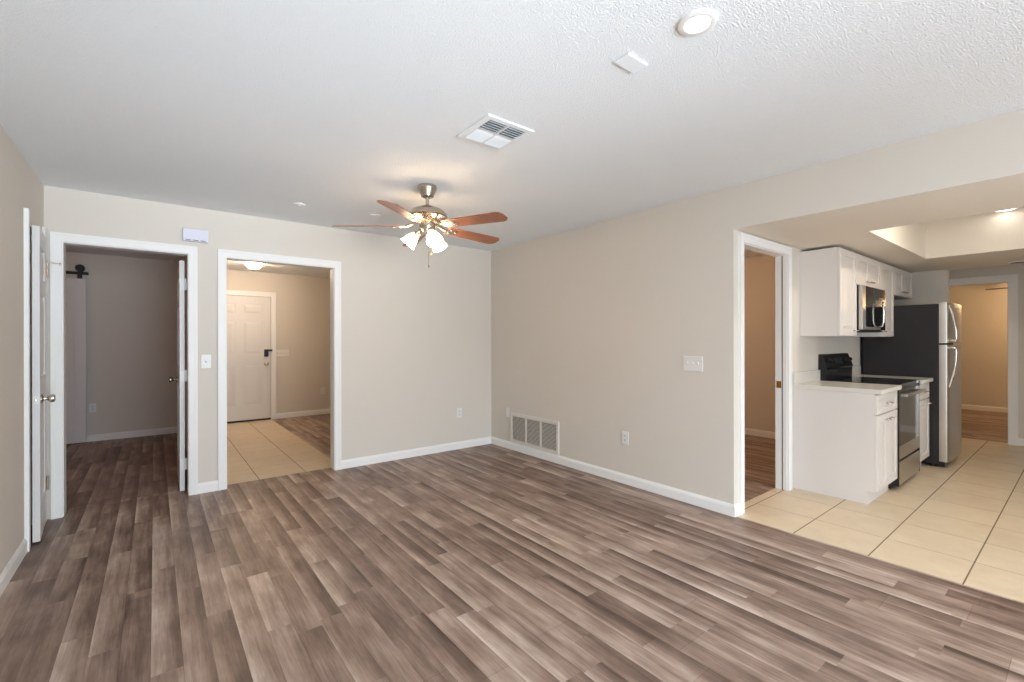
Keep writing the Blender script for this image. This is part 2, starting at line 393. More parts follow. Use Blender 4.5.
k = casing_y('trim_3', YK, DK[0], DK[1], DH, .060, 'white casing of the doorway beside the kitchen', depth=.09, wl=.057, wr=.057)
sp = MB().box(DK[1]-.0125, DK[1]-.010, YK+.042, YK+.080, .885, .945, .001).build('strike_plate', M['brass'], k); sp['label'] = 'brass strike plate'
sp = MB().box(DK[1]-.0115, DK[1]-.010, YK+.030, YK+.037, .0, DH-.012).build('jamb_shade_strip', M['slot'], k); sp['label'] = 'dark strip painted in for the shade of the jamb groove'  # flush dark strip imitating the shaded gap in the jamb
def casing_x(name, x, y0, y1, zt, w, label, depth=T, d=-1, m='trim', head=True, hi=True):
    b = MB(); t = .016; xx = sorted((x, x+d*t)); x2 = sorted((x, x+d*(t+.005)))
    hw = w if hi is True else hi
    zc = zt+w-.02 if head else zt+w
    b.box(*xx, y0-w+.02, y0+.004, 0, zc); b.box(*xx, y1-.004, y1+hw, 0, zc)
    b.box(*x2, y0-w, y0-w+.02, 0, zt+w)
    if head: b.box(*xx, y0+.004, y1-.004, zt-.004, zc); b.box(*x2, y0-w+.02, y1+hw, zc, zt+w)
    xj = sorted((x, x-d*depth))
    b.box(*xj, y0-.001, y0+.008, 0, zt); b.box(*xj, y1-.008, y1+.001, 0, zt); b.box(*xj, y0+.008, y1-.008, zt-.008, zt+.001)
    return struct(b.build(name, M[m]), label)
casing_x('trim_4', XL, CL[0], CL[1], 2.06, .066, 'white casing of the narrow closet on the left wall', d=1, hi=.050, head=False)
casing_x('trim_5', 8.40, DF[0], DF[1], 2.035, .08, 'casing of the doorway past the kitchen')
casing_y('trim_6', 8.47, .61, 1.532, 2.04, .075, 'casing around the front door', depth=.06)
struct(MB().prism([(.15+4.72, 0), (.15+4.755, .006), (.15+4.775, .006), (.15+4.81, 0)], D1[0], D1[1], 0).build('trim_7', M['planks']), 'thin wood transition strip in the bedroom doorway')

# ------------------------------------------------------------------ doors
def leaf(b, w, h, t, six=True):
    """panelled door leaf in local coordinates: x 0..w, y 0..t, z 0..h"""
    st, mid = .115 if w > .6 else .085, .11
    rails = [(0, .235), (.90, 1.06), (1.60, 1.71), (h-.12, h)]
    b.box(0, st, 0, t, 0, h); b.box(w-st, w, 0, t, 0, h)
    cols = [(st, w/2-mid/2), (w/2+mid/2, w-st)] if w > .6 else [(st, w-st)]
    if w > .6: b.box(w/2-mid/2, w/2+mid/2, 0, t, 0, h)
    for x0, x1 in cols:
        for z0, z1 in rails: b.box(x0, x1, 0, t, z0, z1)
        for (a, z0), (z1, c) in zip(rails, rails[1:]):
            b.box(x0, x1, .009, t-.009, z0, z1)
            i, k = .012, .05
            for y_out, y_in in ((.002, .0095), (t-.002, t-.0095)):           # raised field with sloping borders
                P = [(x0+i, y_in, z0+i), (x1-i, y_in, z0+i), (x1-i, y_in, z1-i), (x0+i, y_in, z1-i),
                     (x0+k, y_out, z0+k), (x1-k, y_out, z0+k), (x1-k, y_out, z1-k), (x0+k, y_out, z1-k)]
                b.hull(P, [(0, 1, 5, 4), (1, 2, 6, 5), (2, 3, 7, 6), (3, 0, 4, 7), (4, 5, 6, 7), (3, 2, 1, 0)])
    return b
def knob(b, base, axis):
    b.lathe([(0, 0), (.031, 0), (.031, .005), (.022, .010), (.011, .014), (.010, .026), (.017, .034), (.025, .040), (.027, .052), (.025, .062), (.016, .067), (0, .068)], base, axis, 24)
    return b
def hinge(b, x, y, z):
    b.cyl((x, y, z-.045), (x, y, z+.045), .006, 10); b.lathe([(0, 0), (.0075, 0), (.0075, .008), (0, .012)], (x, y, z+.045), (0, 0, 1), 10); return b

# bedroom door: hinged on the right jamb, swung into the bedroom
d = thing('door_1', (.205, YB+T+.004, 0), 'white panel door standing open inside the left doorway', 'door', kind='structure', rz=math.radians(89.6))
leaf(MB(), .735, 1.985, .035).xf(Matrix.Translation((0, 0, .012))).build('leaf', M['door'], d)
knob(knob(MB(), (.672, .035, .93), (0, 1, 0)), (.672, 0, .93), (0, -1, 0)).build('door_knob', M['nickel'], d, smooth=True)
for z in (.24, 1.0, 1.79): hinge(MB().box(-.0025, 0, .002, .033, z-.045, z+.045).box(.0, .002, -.017, .0, z-.045, z+.045), -.006, -.006, z).build('hinge', M['plate'], d, smooth=True)

# narrow closet door on the left wall, latch edge towards the camera, slightly open
cw = .448
ang = math.radians(-90 + 4.1)
d = thing('door_2', (XL+.012, CL[1]-.010, 0), 'narrow white closet door standing ajar on the left wall', 'door', kind='structure', rz=ang)
leaf(MB(), cw, 2.035, .035).xf(Matrix.Translation((0, -.028, .012))).build('leaf', M['door'], d)
kn = knob(MB(), (cw-.062, .007, .925), (0, 1, 0)).build('door_knob', M['chrome'], d, smooth=True)
MB().box(cw, cw+.0015, -.022, .001, .898, .952).build('latch_plate', M['plate'], d)
MB().box(cw+.0015, cw+.010, -.017, -.005, .917, .933, .002).build('latch_bolt', M['nickel'], d)
for z in (.28, 1.81): hinge(MB().box(.004, .034, .0068, .009, z-.05, z+.05), 0, .014, z).build('hinge', M['nickel'], d, smooth=True)
MB().tube([(0, .014, 1.868), (.0, .03, 1.872), (-.002, .075, 1.866)], .0045).lathe([(0, 0), (.010, 0), (.010, .010), (0, .012)], (-.002, .075, 1.866), (0, 1, 0), 12).build('hinge_stop', M['nickel'], d, smooth=True)

# front door at the end of the entry
d = thing('door_3', (.622, 8.462, 0), 'white six-panel front door at the end of the tile entry', 'door', kind='structure')
leaf(MB(), .90, 2.0, .040).xf(Matrix.Translation((.622, 8.452, .028))).build('leaf', M['door'], d)
lk = MB().box(1.425, 1.487, 8.425, 8.453, 1.045, 1.165, .006).build('keypad_lock', M['black'], d); lk['label'] = 'black keypad deadbolt'
MB().box(1.468, 1.545, 8.432, 8.446, 1.135, 1.165, .004).build('lock_bolt_cover', M['black'], d)
knob(MB(), (1.457, 8.452, .925), (0, -1, 0)).build('door_knob', M['nickel'], d, smooth=True)
th = MB().prism([(8.44, 0), (8.44, .012), (8.46, .024), (8.50, .024), (8.50, 0)], .622, 1.522, 0).build('threshold', M['black_metal'], d); th['label'] = 'black threshold strip'

# barn door hanging in the bedroom
t = thing('barn_door', (-1.13, 7.96, 0), 'tall white sliding barn door hung on a black rail in the bedroom', 'barn door')
b = MB().box(-1.585, -.69, 7.962, 7.985, .02, 2.10)
for x0, x1, z0, z1 in ((-1.585, -1.475, .02, 2.10), (-.80, -.69, .02, 2.10), (-1.475, -.80, 1.98, 2.10), (-1.475, -.80, .02, .16), (-1.475, -.80, .96, 1.06)):
    b.box(x0, x1, 7.948, 7.962, z0, z1, .002)
b.build('panel', M['door'], t)
MB().box(-2.5, -.665, 7.985, 7.992, 2.155, 2.192, .001).build('rail', M['black_metal'], t)
for x in (-1.45, -.745):
    hg = MB().box(x-.022, x+.022, 7.955, 7.975, 2.10, 2.245, .003).build('hanger', M['black_metal'], t)
    MB().lathe([(0, 0), (.046, 0), (.046, .010), (.040, .014), (.040, .022), (.046, .026), (.046, .034), (0, .034)], (x, 7.972, 2.238), (0, 1, 0), 28).build('roller', M['black_metal'], hg, smooth=True)
for x in (-2.3, -1.75, -1.2, -.87):
    MB().cyl((x, 7.992, 2.173), (x, 8.05, 2.173), .012).cyl((x, 7.978, 2.173), (x, 7.985, 2.173), .010, 6).build('rail_bolt', M['black_metal'], t)

# ------------------------------------------------------------------ wall plates
def frame_at(loc, face):
    """matrix taking local (right, out, up) to the wall: face '-y' or '-x'"""
    if face == '-y': return Matrix.Translation(loc)
    return Matrix.Translation(loc) @ Matrix.Rotation(-PI/2, 4, 'Z')
# local: x along the wall, -y out of the wall, z up
def outlet(loc, face, label, group='wall outlets', w=.072, h=.117, m='plate'):
    t = thing('wall_outlet', loc, label, 'outlet', group, tilt=(0, 0, 0 if face == '-y' else -PI/2))
    MB().box(-w/2, w/2, -.006, 0, -h/2, h/2, .0025).build('cover_plate', M[m], t)
    for z in (-.02, .02):
        r = MB().lathe([(0, 0), (.0165, 0), (.0165, .002), (.015, .003), (0, .003)], (0, -.0055, z), (0, -1, 0), 20).build('receptacle', M['plate'], t)
        MB().box(-.0075, -.0045, -.0092, -.0083, z-.002, z+.008).box(.0045, .0075, -.0092, -.0083, z-.002, z+.008).cyl((0, -.0083, z-.008), (0, -.0092, z-.008), .0025, 8).build('slot', M['slot'], r)
    MB().lathe([(0, 0), (.003, 0), (.003, .001), (0, .0015)], (0, -.006, 0), (0, -1, 0), 8).build('screw', M['chrome'], t)
    return t
def switch(loc, face, label, gangs=1, group=None, m='plate'):
    t = thing('light_switch', loc, label, 'light switch', group, tilt=(0, 0, 0 if face == '-y' else -PI/2))
    w = .072 + .046*(gangs-1); h = .117
    MB().box(-w/2, w/2, -.006, 0, -h/2, h/2, .0025).build('cover_plate', M[m], t)
    for g in range(gangs):
        x = (g-(gangs-1)/2)*.046
        MB().hull([(x-.005, -.006, -.012), (x+.005, -.006, -.012), (x+.005, -.006, .012), (x-.005, -.006, .012),
                   (x-.004, -.018, .004), (x+.004, -.018, .004), (x+.004, -.016, .011), (x-.004, -.016, .011)],
                  [(0, 1, 5, 4), (1, 2, 6, 5), (2, 3, 7, 6), (3, 0, 4, 7), (4, 5, 6, 7), (3, 2, 1, 0)]).build('toggle', M['plate_dim'], t)
    return t
switch((.350, YB, 1.127), '-y', 'single white light switch on the back wall between the two doorways')
switch((1.962, 8.47, 1.10), '-y', 'wide light switch plate right of the front door', 4, m='plate_dim').location.x = 1.70
switch((XR, 1.962, 1.117), '-x', 'white three-gang light switch on the right wall near the kitchen doorway', 3)
outlet((2.890, YB, .432), '-y', 'white outlet low on the back wall right of the entry doorway')
outlet((XR, 2.625, .418), '-x', 'white outlet low on the right wall, right of the return grille')
outlet((2.355, 8.47, .412), '-y', 'outlet low on the tan entry wall right of the front door')
outlet((-.635, 8.05, .435), '-y', 'outlet low on the dark bedroom wall beside the barn door')
t = thing('cable_plate', (XR, 4.372, .435), 'small blank white wall plate left of the return grille', 'wall plate', tilt=(0, 0, -PI/2))
MB().box(-.033, .033, -.006, 0, -.055, .055, .0025).build('cover_plate', M['plate'], t)
MB().lathe([(0, 0), (.006, 0), (.006, .004), (0, .005)], (0, -.006, 0), (0, -1, 0), 10).build('jack', M['plate_dim'], t)

# door chime above the bedroom doorway
t = thing('door_chime', (.277, YB, 2.197), 'bluish white rectangular door chime box above the left doorway', 'door chime')
MB().box(.188, .366, YB-.042, YB, 2.145, 2.250, .005).build('housing', M['chime'], t)
b = MB()
for k in range(3): b.box(.206+k*.052, .242+k*.052, YB-.0435, YB-.0415, 2.151, 2.156)
b.build('sound_slots', M['slot'], t)

# return air grille
t = thing('return_air_grille', (XR, 3.90, .09), 'white return air grille low on the right wall', 'air grille')
GY0, GY1, GZ0, GZ1 = 3.484, 4.316, .092, .445
b = MB(); fwid = .036
for y0, y1, z0, z1 in ((GY0, GY0+fwid, GZ0, GZ1), (GY1-fwid, GY1, GZ0, GZ1), (GY0+fwid, GY1-fwid, GZ0, GZ0+fwid), (GY0+fwid, GY1-fwid, GZ1-fwid, GZ1)):
    b.box(XR-.014, XR, y0, y1, z0, z1, .002)
b.build('frame', M['grille'], t)
gw = (GY1-GY0-2*fwid)
MB().box(XR-.002, XR, GY0+fwid, GY1-fwid, GZ0+fwid, GZ1-fwid).build('filter', M['grille_dark'], t)
for k in (1, 2): y = GY0+fwid+gw*k/3; MB().box(XR-.0135, XR-.002, y-.011, y+.011, GZ0+fwid, GZ1-fwid).build('mullion', M['grille'], t)
b = MB(); nz = 20
for k in range(nz):
    z = GZ0+fwid+(k+.5)*(GZ1-GZ0-2*fwid)/nz
    b.prism([(XR-.003, z+.0015), (XR-.003, z+.0030), (XR-.0120, z-.0010), (XR-.0120, z-.0025)], GY0+fwid, GY1-fwid, 1)
b.build('louvres', M['grille'], t)

# ------------------------------------------------------------------ ceiling fittings
# supply register, four blocks of blades throwing in two directions
VX0, VX1, VY0, VY1 = 1.318, 1.622, 1.868, 2.170
t = thing('ceiling_register', ((VX0+VX1)/2, (VY0+VY1)/2, H), 'square white air register on the ceiling in front of the fan', 'air vent')
b = MB(); e = .034
for x0, x1, y0, y1 in ((VX0, VX0+e, VY0, VY1), (VX1-e, VX1, VY0, VY1), (VX0+e, VX1-e, VY0, VY0+e), (VX0+e, VX1-e, VY1-e, VY1)): b.box(x0, x1, y0, y1, H-.010, H, .002)
b.build('frame', M['ceiling_plate'], t)
MB().box(VX0+e, VX1-e, VY0+e, VY1-e, H-.0015, H).build('duct', M['vent_dark'], t)
mx, my = (VX0+VX1)/2, (VY0+VY1)/2
MB().box(mx-.006, mx+.006, VY0+e, VY1-e, H-.011, H-.002).box(VX0+e, mx-.006, my-.004, my+.004, H-.011, H-.002).box(mx+.006, VX1-e, my-.004, my+.004, H-.011, H-.002).build('divider', M['plate'], t)
for x0, x1 in ((VX0+e, mx-.006), (mx+.006, VX1-e)):
    for y0, y1, sgn in ((VY0+e, my-.004, -1), (my+.004, VY1-e, 1)):
        b = MB(); n = 7 if sgn > 0 else 5
        for k in range(n):
            y = y0+(k+.5)*(y1-y0)/n; q = .0105 if sgn > 0 else -.006
            b.prism([(y-q, H-.003), (y-q+.0015, H-.003), (y+q+.0015, H-.015), (y+q, H-.015)], x0, x1, 0)
        b.build('louvre_block', M['ceiling_plate'], t)

t = thing('recessed_light', (1.530, .874, H), 'round lit recessed downlight on the living room ceiling beside the blank cover plate', 'ceiling light')
MB().lathe([(.042, .004), (.068, .0), (.067, -.006), (.060, -.010), (.044, -.009), (.041, -.004), (.042, .004)], (1.530, .874, H), seg=48).build('trim_ring', M['plate'], t, smooth=True)
MB().lathe([(0, -.006), (.0420, -.006), (.0420, -.003), (0, -.003)], (1.530, .874, H), seg=40).build('diffuser', M['led'], t)
o = MB().box(1.475, 1.599, 1.131, 1.205, H-.008, H, .003).build('junction_cover', M['ceiling_plate'], origin=(1.538, 1.17, H)); tag(o, 'blank white rectangular cover plate on the living room ceiling', 'cover plate')
for (x, y), lab in (((.95, 4.08), 'small flush white ceiling cap above the entry doorway'), ((1.575, 4.02), 'small flush white ceiling cap beside the fan blades')):
    t = thing('round_ceiling_cover', (x, y, H), lab, 'ceiling cover')
    MB().lathe([(0, -.010), (.030, -.010), (.046, -.007), (.050, 0), (0, 0)], (x, y, H), seg=28).build('cover', M['ceiling_plate'], t, smooth=True)
    MB().lathe([(0, -.014), (.010, -.014), (.012, -.010), (0, -.010)], (x, y, H), seg=14).build('centre_screw', M['plate_dim'], t, smooth=True)

# kitchen downlights in the tray
def tray_light(x, y, lab, glow='led_kitchen', zz=2.505):
    t = thing('tray_light', (x, y, TZ), lab, 'ceiling light', 'downlights in the kitchen tray')
    MB().lathe([(.074, TZ-zz), (.092, TZ-zz), (.090, -.008), (.075, -.012), (.074, TZ-zz)], (x, y, zz), seg=36).build('trim_ring', M['plate'], t, smooth=True)
    MB().lathe([(0, -.010), (.074, -.010), (.074, -.003), (0, -.003)], (x, y, zz), seg=30).build('diffuser', M[glow], t)
tray_light(6.025, .490, 'round lit downlight just visible inside the kitchen ceiling tray', 'led_small', 2.487)
tray_light(4.72, .48, 'round downlight hidden behind the near edge of the kitchen ceiling tray')
tray_light(4.72, -.60, 'round downlight out of view in the right part of the kitchen ceiling tray')
t = thing('kitchen_register', (7.14, .42, SOF), 'thin air register on the lowered kitchen ceiling near the far doorway', 'air vent')
MB().box(7.08, 7.20, .28, .56, SOF-.008, SOF, .002).build('frame', M['plate'], t)
b = MB()
for k in range(4): b.box(7.095+k*.025, 7.107+k*.025, .30, .54, SOF-.0105, SOF-.0075)
b.build('slots', M['slot'], t)

# entry flush light
ex, ey = 1.12, 7.40
t = thing('flush_ceiling_light', (ex, ey, H), 'lit bowl ceiling light seen through the entry doorway', 'ceiling light')
MB().lathe([(0, 0), (.116, 0), (.121, -.010), (.116, -.022), (.106, -.024), (0, -.024)], (ex, ey, H), seg=40).build('rim', M['brass'], t, smooth=True)
MB().lathe([(.107, -.024), (.103, -.050), (.088, -.076), (.062, -.096), (.026, -.107), (0, -.109)], (ex, ey, H), seg=40).build('glass_bowl', M['bowl'], t, smooth=True)
MB().lathe([(0, -.106), (.010, -.108), (.008, -.120), (0, -.124)], (ex, ey, H), seg=14).build('finial', M['brass'], t, smooth=True)

# ceiling fans
def blade_bm(r0, r1, w0, w1, th=.006):
    pts = [(r0, -w0/2), (r0+.02, -w0/2-.004), (r1-.05, -w1/2), (r1-.018, -w1/2+.012), (r1, -w1/2+.040), (r1, w1/2-.040), (r1-.018, w1/2-.012), (r1-.05, w1/2), (r0+.02, w0/2+.004), (r0, w0/2)]
    return MB().prism(pts, -th/2, th/2, 2)
def fan(cx, cy, label, th0, z_blade, R, mats, pitch, group=None, light=True, drop=0):
    t = thing('ceiling_fan', (cx, cy, H), label, 'ceiling fan', group)
    zs = z_blade
    MB().lathe([(0, H), (.066, H), (.070, H-.012), (.066, H-.030), (.052, H-.062), (.046, H-.080), (.028, H-.088), (0, H-.088)], (cx, cy, 0), seg=36).build('canopy', M['nickel'], t, smooth=True)
    zm = zs+.146
    MB().cyl((cx, cy, zm-.01), (cx, cy, H-.085), .0125, 16).build('downrod', M['nickel'], t, smooth=True)
    MB().lathe([(0, zm+.004), (.028, zm+.004), (.034, zm-.006), (.080, zm-.016), (.118, zm-.034), (.140, zm-.058), (.146, zm-.078), (.140, zm-.088),
                (.112, zm-.094), (.080, zm-.110), (.066, zm-.124), (0, zm-.124)], (cx, cy, 0), seg=48).build('motor_housing', M['nickel'], t, smooth=True)
    MB().lathe([(0, zs+.032), (.052, zs+.032), (.058, zs+.022), (.058, zs-.020), (.050, zs-.034), (.042, zs-.048), (.0, zs-.052)], (cx, cy, 0), seg=36).build('switch_housing', M['nickel'], t, smooth=True)
    for k in range(5):
        a = math.radians(th0+72*k)
        mx_ = Matrix.Translation((cx, cy, zs)) @ Matrix.Rotation(a, 4, 'Z') @ Matrix.Rotation(math.radians(1.5), 4, 'Y') @ Matrix.Rotation(math.radians(-pitch), 4, 'X')
        bl = blade_bm(.160, R, .098, .134).xf(mx_).build('blade', mats, t)
        b = MB()
        b.tube([(.062, 0, .030), (.10, 0, .020), (.135, 0, .006), (.165, 0, -.004)], [.011, .012, .012, .010], 8)
        b.prism([(.150, -.018), (.185, -.040), (.245, -.034), (.262, -.012), (.262, .012), (.245, .034), (.185, .040), (.150, .018)], -.0085, -.0035, 2)
        for px, py in ((.195, -.024), (.195, .024), (.245, 0)): b.lathe([(0, 0), (.007, 0), (.005, .004), (0, .005)], (px, py, -.0085), (0, 0, -1), 10)
        b.xf(mx_).build('blade_iron', M['nickel'], bl, smooth=True)
    if light:
        for k, deg in enumerate((142, 262, 22)):
            a = math.radians(deg); dr = Vector((math.cos(a), math.sin(a), 0))
            c0 = Vector((cx, cy, zs-.030)); neck = c0+dr*.078+Vector((0, 0, -.026))
            ax = (dr*.72+Vector((0, 0, -.80))).normalized()
            arm = MB().tube([c0+dr*.030, c0+dr*.060+Vector((0, 0, .002)), neck], .009, 10)
            arm.lathe([(0, -.016), (.020, -.012), (.026, .004), (.026, .016), (0, .016)], neck, ax, 20)
            ar = arm.build('light_arm', M['nickel'], t, smooth=True)
            MB().lathe([(.025, .010), (.029, .021), (.038, .042), (.046, .064), (.051, .086), (.058, .106), (.0555, .106), (.048, .086), (.043, .064), (.035, .042), (.026, .021), (.022, .010)], neck, ax, 32, closed=True).build('glass_shade', M['shade'], ar, smooth=True)
            MB().lathe([(0, .016), (.012, .018), (.014, .040), (.026, .062), (.026, .074), (.018, .086), (0, .090)], neck, ax, 18).build('bulb', M['shade'], ar, smooth=True)
        for dx, dy, ln in ((-.006, -.03, .24), (.030, -.01, .15)):
            ch = MB().cyl((cx+dx, cy+dy, zs-.05-ln), (cx+dx, cy+dy, zs-.045), .0013, 6).build('pull_chain', M['brass'], t)
            MB().lathe([(0, 0), (.004, .002), (.005, .012), (.002, .022), (0, .022)], (cx+dx, cy+dy, zs-.05-ln-.02), (0, 0, 1), 10).build('chain_pull', M['brass'], ch, smooth=True)
    return t
fan(1.580, 3.020, 'nickel ceiling fan with five cherry blades and lit glass shades in the living room', 4, 2.145, .668, M['cherry'], 12)
fan(11.0, .50, 'ceiling fan partly seen through the doorway past the kitchen', 98, 2.16, .62, M['dark_blade'], 12, light=False)

# ------------------------------------------------------------------ kitchen
def pull(b, x, y, z, L=.10, horiz=True):
    """slim bar pull standing off a front facing -y"""
    if horiz:
        b.tube([(x-L/2, y, z), (x-L/2, y-.018, z), (x-L/2+.006, y-.026, z), (x+L/2-.006, y-.026, z), (x+L/2, y-.018, z), (x+L/2, y, z)], .0048, 8)
    else:
        b.tube([(x, y, z-L/2), (x, y-.018, z-L/2), (x, y-.026, z-L/2+.006), (x, y-.026, z+L/2-.006), (x, y-.018, z+L/2), (x, y, z+L/2)], .0048, 8)
    return b
def front(b, x0, x1, z0, z1, y, fr=.055, t=.019):
    """framed front facing -y, its face at y: stiles, rails, bead and raised field"""
    b.box(x0, x0+fr, y, y+t, z0, z1, .0015, 1); b.box(x1-fr, x1, y, y+t, z0, z1, .0015, 1)
    b.box(x0+fr, x1-fr, y, y+t, z0, z0+fr, .0015, 1); b.box(x0+fr, x1-fr, y, y+t, z1-fr, z1, .0015, 1)
    a0, a1, c0, c1 = x0+fr, x1-fr, z0+fr, z1-fr
    b.box(a0, a1, y+.010, y+t-.001, c0, c1)
    i, k = .006, .028
    if a1-a0 > .08 and c1-c0 > .08:
        P = [(a0+i, y+.010, c0+i), (a1-i, y+.010, c0+i), (a1-i, y+.010, c1-i), (a0+i, y+.010, c1-i), (a0+k, y+.003, c0+k), (a1-k, y+.003, c0+k), (a1-k, y+.003, c1-k), (a0+k, y+.003, c1-k)]
        b.hull(P, [(0, 1, 5, 4), (1, 2, 6, 5), (2, 3, 7, 6), (3, 0, 4, 7), (4, 5, 6, 7), (3, 2, 1, 0)])
    return b
YW = YK - .001
def base_cab(x0, x1, label):
    t = thing('base_cabinet', (x0, YW, 0), label, 'base cabinet', 'base cabinets')
    prof = [(1.105, 0), (YW, 0), (YW, .878), (1.060, .878), (1.060, .105), (1.105, .105)]
    MB().prism(prof, x0, x1, 0).build('body', M['cabinet'], t)
    dr = front(MB(), x0+.004, x1-.004, .715, .868, 1.0405, .036).build('drawer', M['cabinet'], t)
    pull(MB(), (x0+x1)/2, 1.0405, .79, .09).build('handle', M['nickel'], dr, smooth=True)
    n = 1 if x1-x0 < .5 else 2; w = (x1-x0-.008)/n
    for k in range(n):
        a = x0+.004+k*w
        dd = front(MB(), a+(.001 if k else 0), a+w-(.001 if k < n-1 else 0), .112, .706, 1.0405).build('door', M['cabinet'], t)
        hx = a+w-.06 if (n == 1 or k == 0) else a+.06
        pull(MB(), hx, 1.0405, .66, .06).build('handle', M['nickel'], dd, smooth=True)
    return t
B0, R0, R1, B1 = 4.440, 5.035, 5.797, 6.265
base_cab(B0, R0-.004, 'white base cabinet at the kitchen run\'s near end, beside the doorway')
base_cab(R1+.004, B1, 'white base cabinet between the range and the refrigerator')
def counter(x0, x1, label, left_over):
    t = thing('countertop', (x0, YW, .879), label, 'countertop', 'countertops')
    MB().box(x0-left_over, x1, 1.012, YW, .879, .915, .003).build('slab', M['quartz'], t)
    MB().box(x0-left_over, x1, YW-.02, YW, .9155, 1.018, .002).build('backsplash', M['quartz'], t)
counter(B0, R0-.002, 'pale quartz counter section left of the range', .012)
counter(R1+.002, B1+.008, 'pale quartz counter section right of the range', 0)

# range
rx0, rx1, ryf = R0+.002, R1-.002, 1.068
t = thing('range', ((rx0+rx1)/2, 1.3, 0), 'black and stainless electric range between the two counter sections', 'range')
MB().box(rx0, rx1, ryf, YW-.005, .02, .895).box(rx0, rx0+.009, ryf-.036, ryf, .04, .895).box(rx1-.009, rx1, ryf-.036, ryf, .04, .895).build('body', M['black'], t)
for x in (rx0+.04, rx1-.04):
    for y in (ryf+.04, YW-.06): MB().cyl((x, y, 0), (x, y, .022), .014, 12).build('foot', M['black'], t)
ct = MB().box(rx0, rx1, 1.028, YW-.06, .896, .921, .004).build('cooktop', M['glass_black'], t)
for x, y, r in ((rx0+.2, 1.20, .10), (rx1-.2, 1.20, .075), (rx0+.2, 1.44, .075), (rx1-.2, 1.44, .10)):
    MB().lathe([(r-.003, 0), (r, 0), (r, .0006), (r-.003, .0006)], (x, y, .9211), seg=36, closed=True).build('burner_ring', M['burner'], ct)
dr = MB().box(rx0+.010, rx1-.010, ryf-.035, ryf-.001, .265, .40, .003).box(rx0+.010, rx0+.075, ryf-.035, ryf-.001, .40, .86, .003).box(rx1-.075, rx1-.010, ryf-.035, ryf-.001, .40, .86, .003).box(rx0+.075, rx1-.075, ryf-.035, ryf-.001, .755, .86).build('oven_door', M['steel'], t)
gl = MB().box(rx0+.016, rx1-.016, ryf-.0375, ryf-.010, .385, .868, .002).build('oven_window', M['oven_glass'], dr); gl['label'] = 'dark glass oven window'
MB().box(rx0+.010, rx1-.010, ryf-.030, ryf-.0005, .869, .895, .002).build('control_strip', M['black'], t)
b = MB().cyl((rx0+.035, ryf-.078, .825), (rx1-.035, ryf-.078, .825), .013, 16)
for x in (rx0+.06, rx1-.06): b.box(x-.016, x+.016, ryf-.078, ryf-.036, .812, .838, .004)
b.build('oven_handle', M['steel'], dr, smooth=True)
MB().box(rx0+.010, rx1-.010, ryf-.035, ryf-.001, .045, .245, .004).build('storage_drawer', M['steel'], t)
bg = MB().prism([(YW-.005, .896), (YW-.065, .896), (YW-.068, 1.02), (YW-.078, 1.035), (YW-.030, 1.165), (YW-.005, 1.165)], rx0, rx1, 0).build('backguard', M['black'], t)
sl = Vector((0, .048, .130)).normalized(); nrm = Vector((0, -.130, .048)).normalized()
pc = Vector((0, YW-.054, 1.10))
for x in (rx0+.09, rx0+.20, rx1-.17, rx1-.06):
    MB().lathe([(0, -.002), (.024, 0), (.024, .006), (.018, .010), (.016, .028), (0, .030)], (x, pc.y, pc.z), nrm, 20).build('knob', M['black'], bg, smooth=True)
q = [Vector((x, pc.y, pc.z))+sl*s+nrm*o_ for o_ in (0, .002) for x, s in ((rx0+.29, -.03), (rx1-.27, -.03), (rx1-.27, .03), (rx0+.29, .03))]
MB().hull(q, [(0, 1, 2, 3), (4, 5, 6, 7), (0, 1, 5, 4), (1, 2, 6, 5), (2, 3, 7, 6), (3, 0, 4, 7)]).build('clock_display', M['display'], bg)

# upper cabinets
UY = 1.3325
def upper(x0, x1, z0, z1, label, doors, handle_x):
    t = thing('wall_cabinet', (x0, YW, z0), label, 'wall cabinet', 'wall cabinets')
    MB().box(x0, x1, UY+.020, YW, z0, z1).build('body', M['cabinet'], t)
    w = (x1-x0-.006)/doors
    for k in range(doors):
        a = x0+.003+k*w
        dd = front(MB(), a+.001, a+w-.001, z0+.004, z1-.006, UY, .055).build('door', M['cabinet'], t)
        side = handle_x[k]; hx = a+w-.06 if side > 0 else a+.06
        pull(MB(), hx, UY, z0+.05, .07).build('handle', M['nickel'], dd, smooth=True)
    return t
U0, U1, U2, U3, U4 = 4.600, 5.050, 5.805, 6.310, 7.110
upper(U0, U1-.002, 1.338, 2.100, 'tall white wall cabinet with a bare side panel, left of the microwave', 1, [1])
upper(U1, U2-.002, 1.808, 2.100, 'short white wall cabinet above the microwave', 2, [1, -1])
upper(U2, U3-.002, 1.338, 2.100, 'tall white wall cabinet between the microwave and the refrigerator', 1, [-1])
upper(U3, U4, 1.792, 2.100, 'short white wall cabinet above the refrigerator', 2, [1, -1])

# microwave under the short cabinet
t = thing('microwave', ((U1+U2)/2, YW, 1.385), 'stainless over-the-range microwave with black glass front', 'microwave')
a0, a1, my0 = U1+.004, U2-.006, 1.304
MB().box(a0, a1, my0+.020, YW-.002, 1.381, 1.804).build('body', M['black_side'], t)
dx = a0+.565
dr = MB().box(a0, a0+.10, my0-.012, my0+.019, 1.398, 1.802, .004).box(a0+.10, dx, my0-.012, my0+.019, 1.402, 1.425).build('door', M['steel'], t)
MB().box(a0+.10, dx-.001, my0-.014, my0+.015, 1.426, 1.720, .002).build('door_glass', M['glass_black'], dr)
MB().tube([(dx-.070, my0-.012, 1.432), (dx-.070, my0-.040, 1.437), (dx-.070, my0-.050, 1.475), (dx-.070, my0-.053, 1.57), (dx-.070, my0-.050, 1.66), (dx-.070, my0-.040, 1.695), (dx-.070, my0-.012, 1.70)], .011, 10).build('handle', M['chrome'], dr, smooth=True)
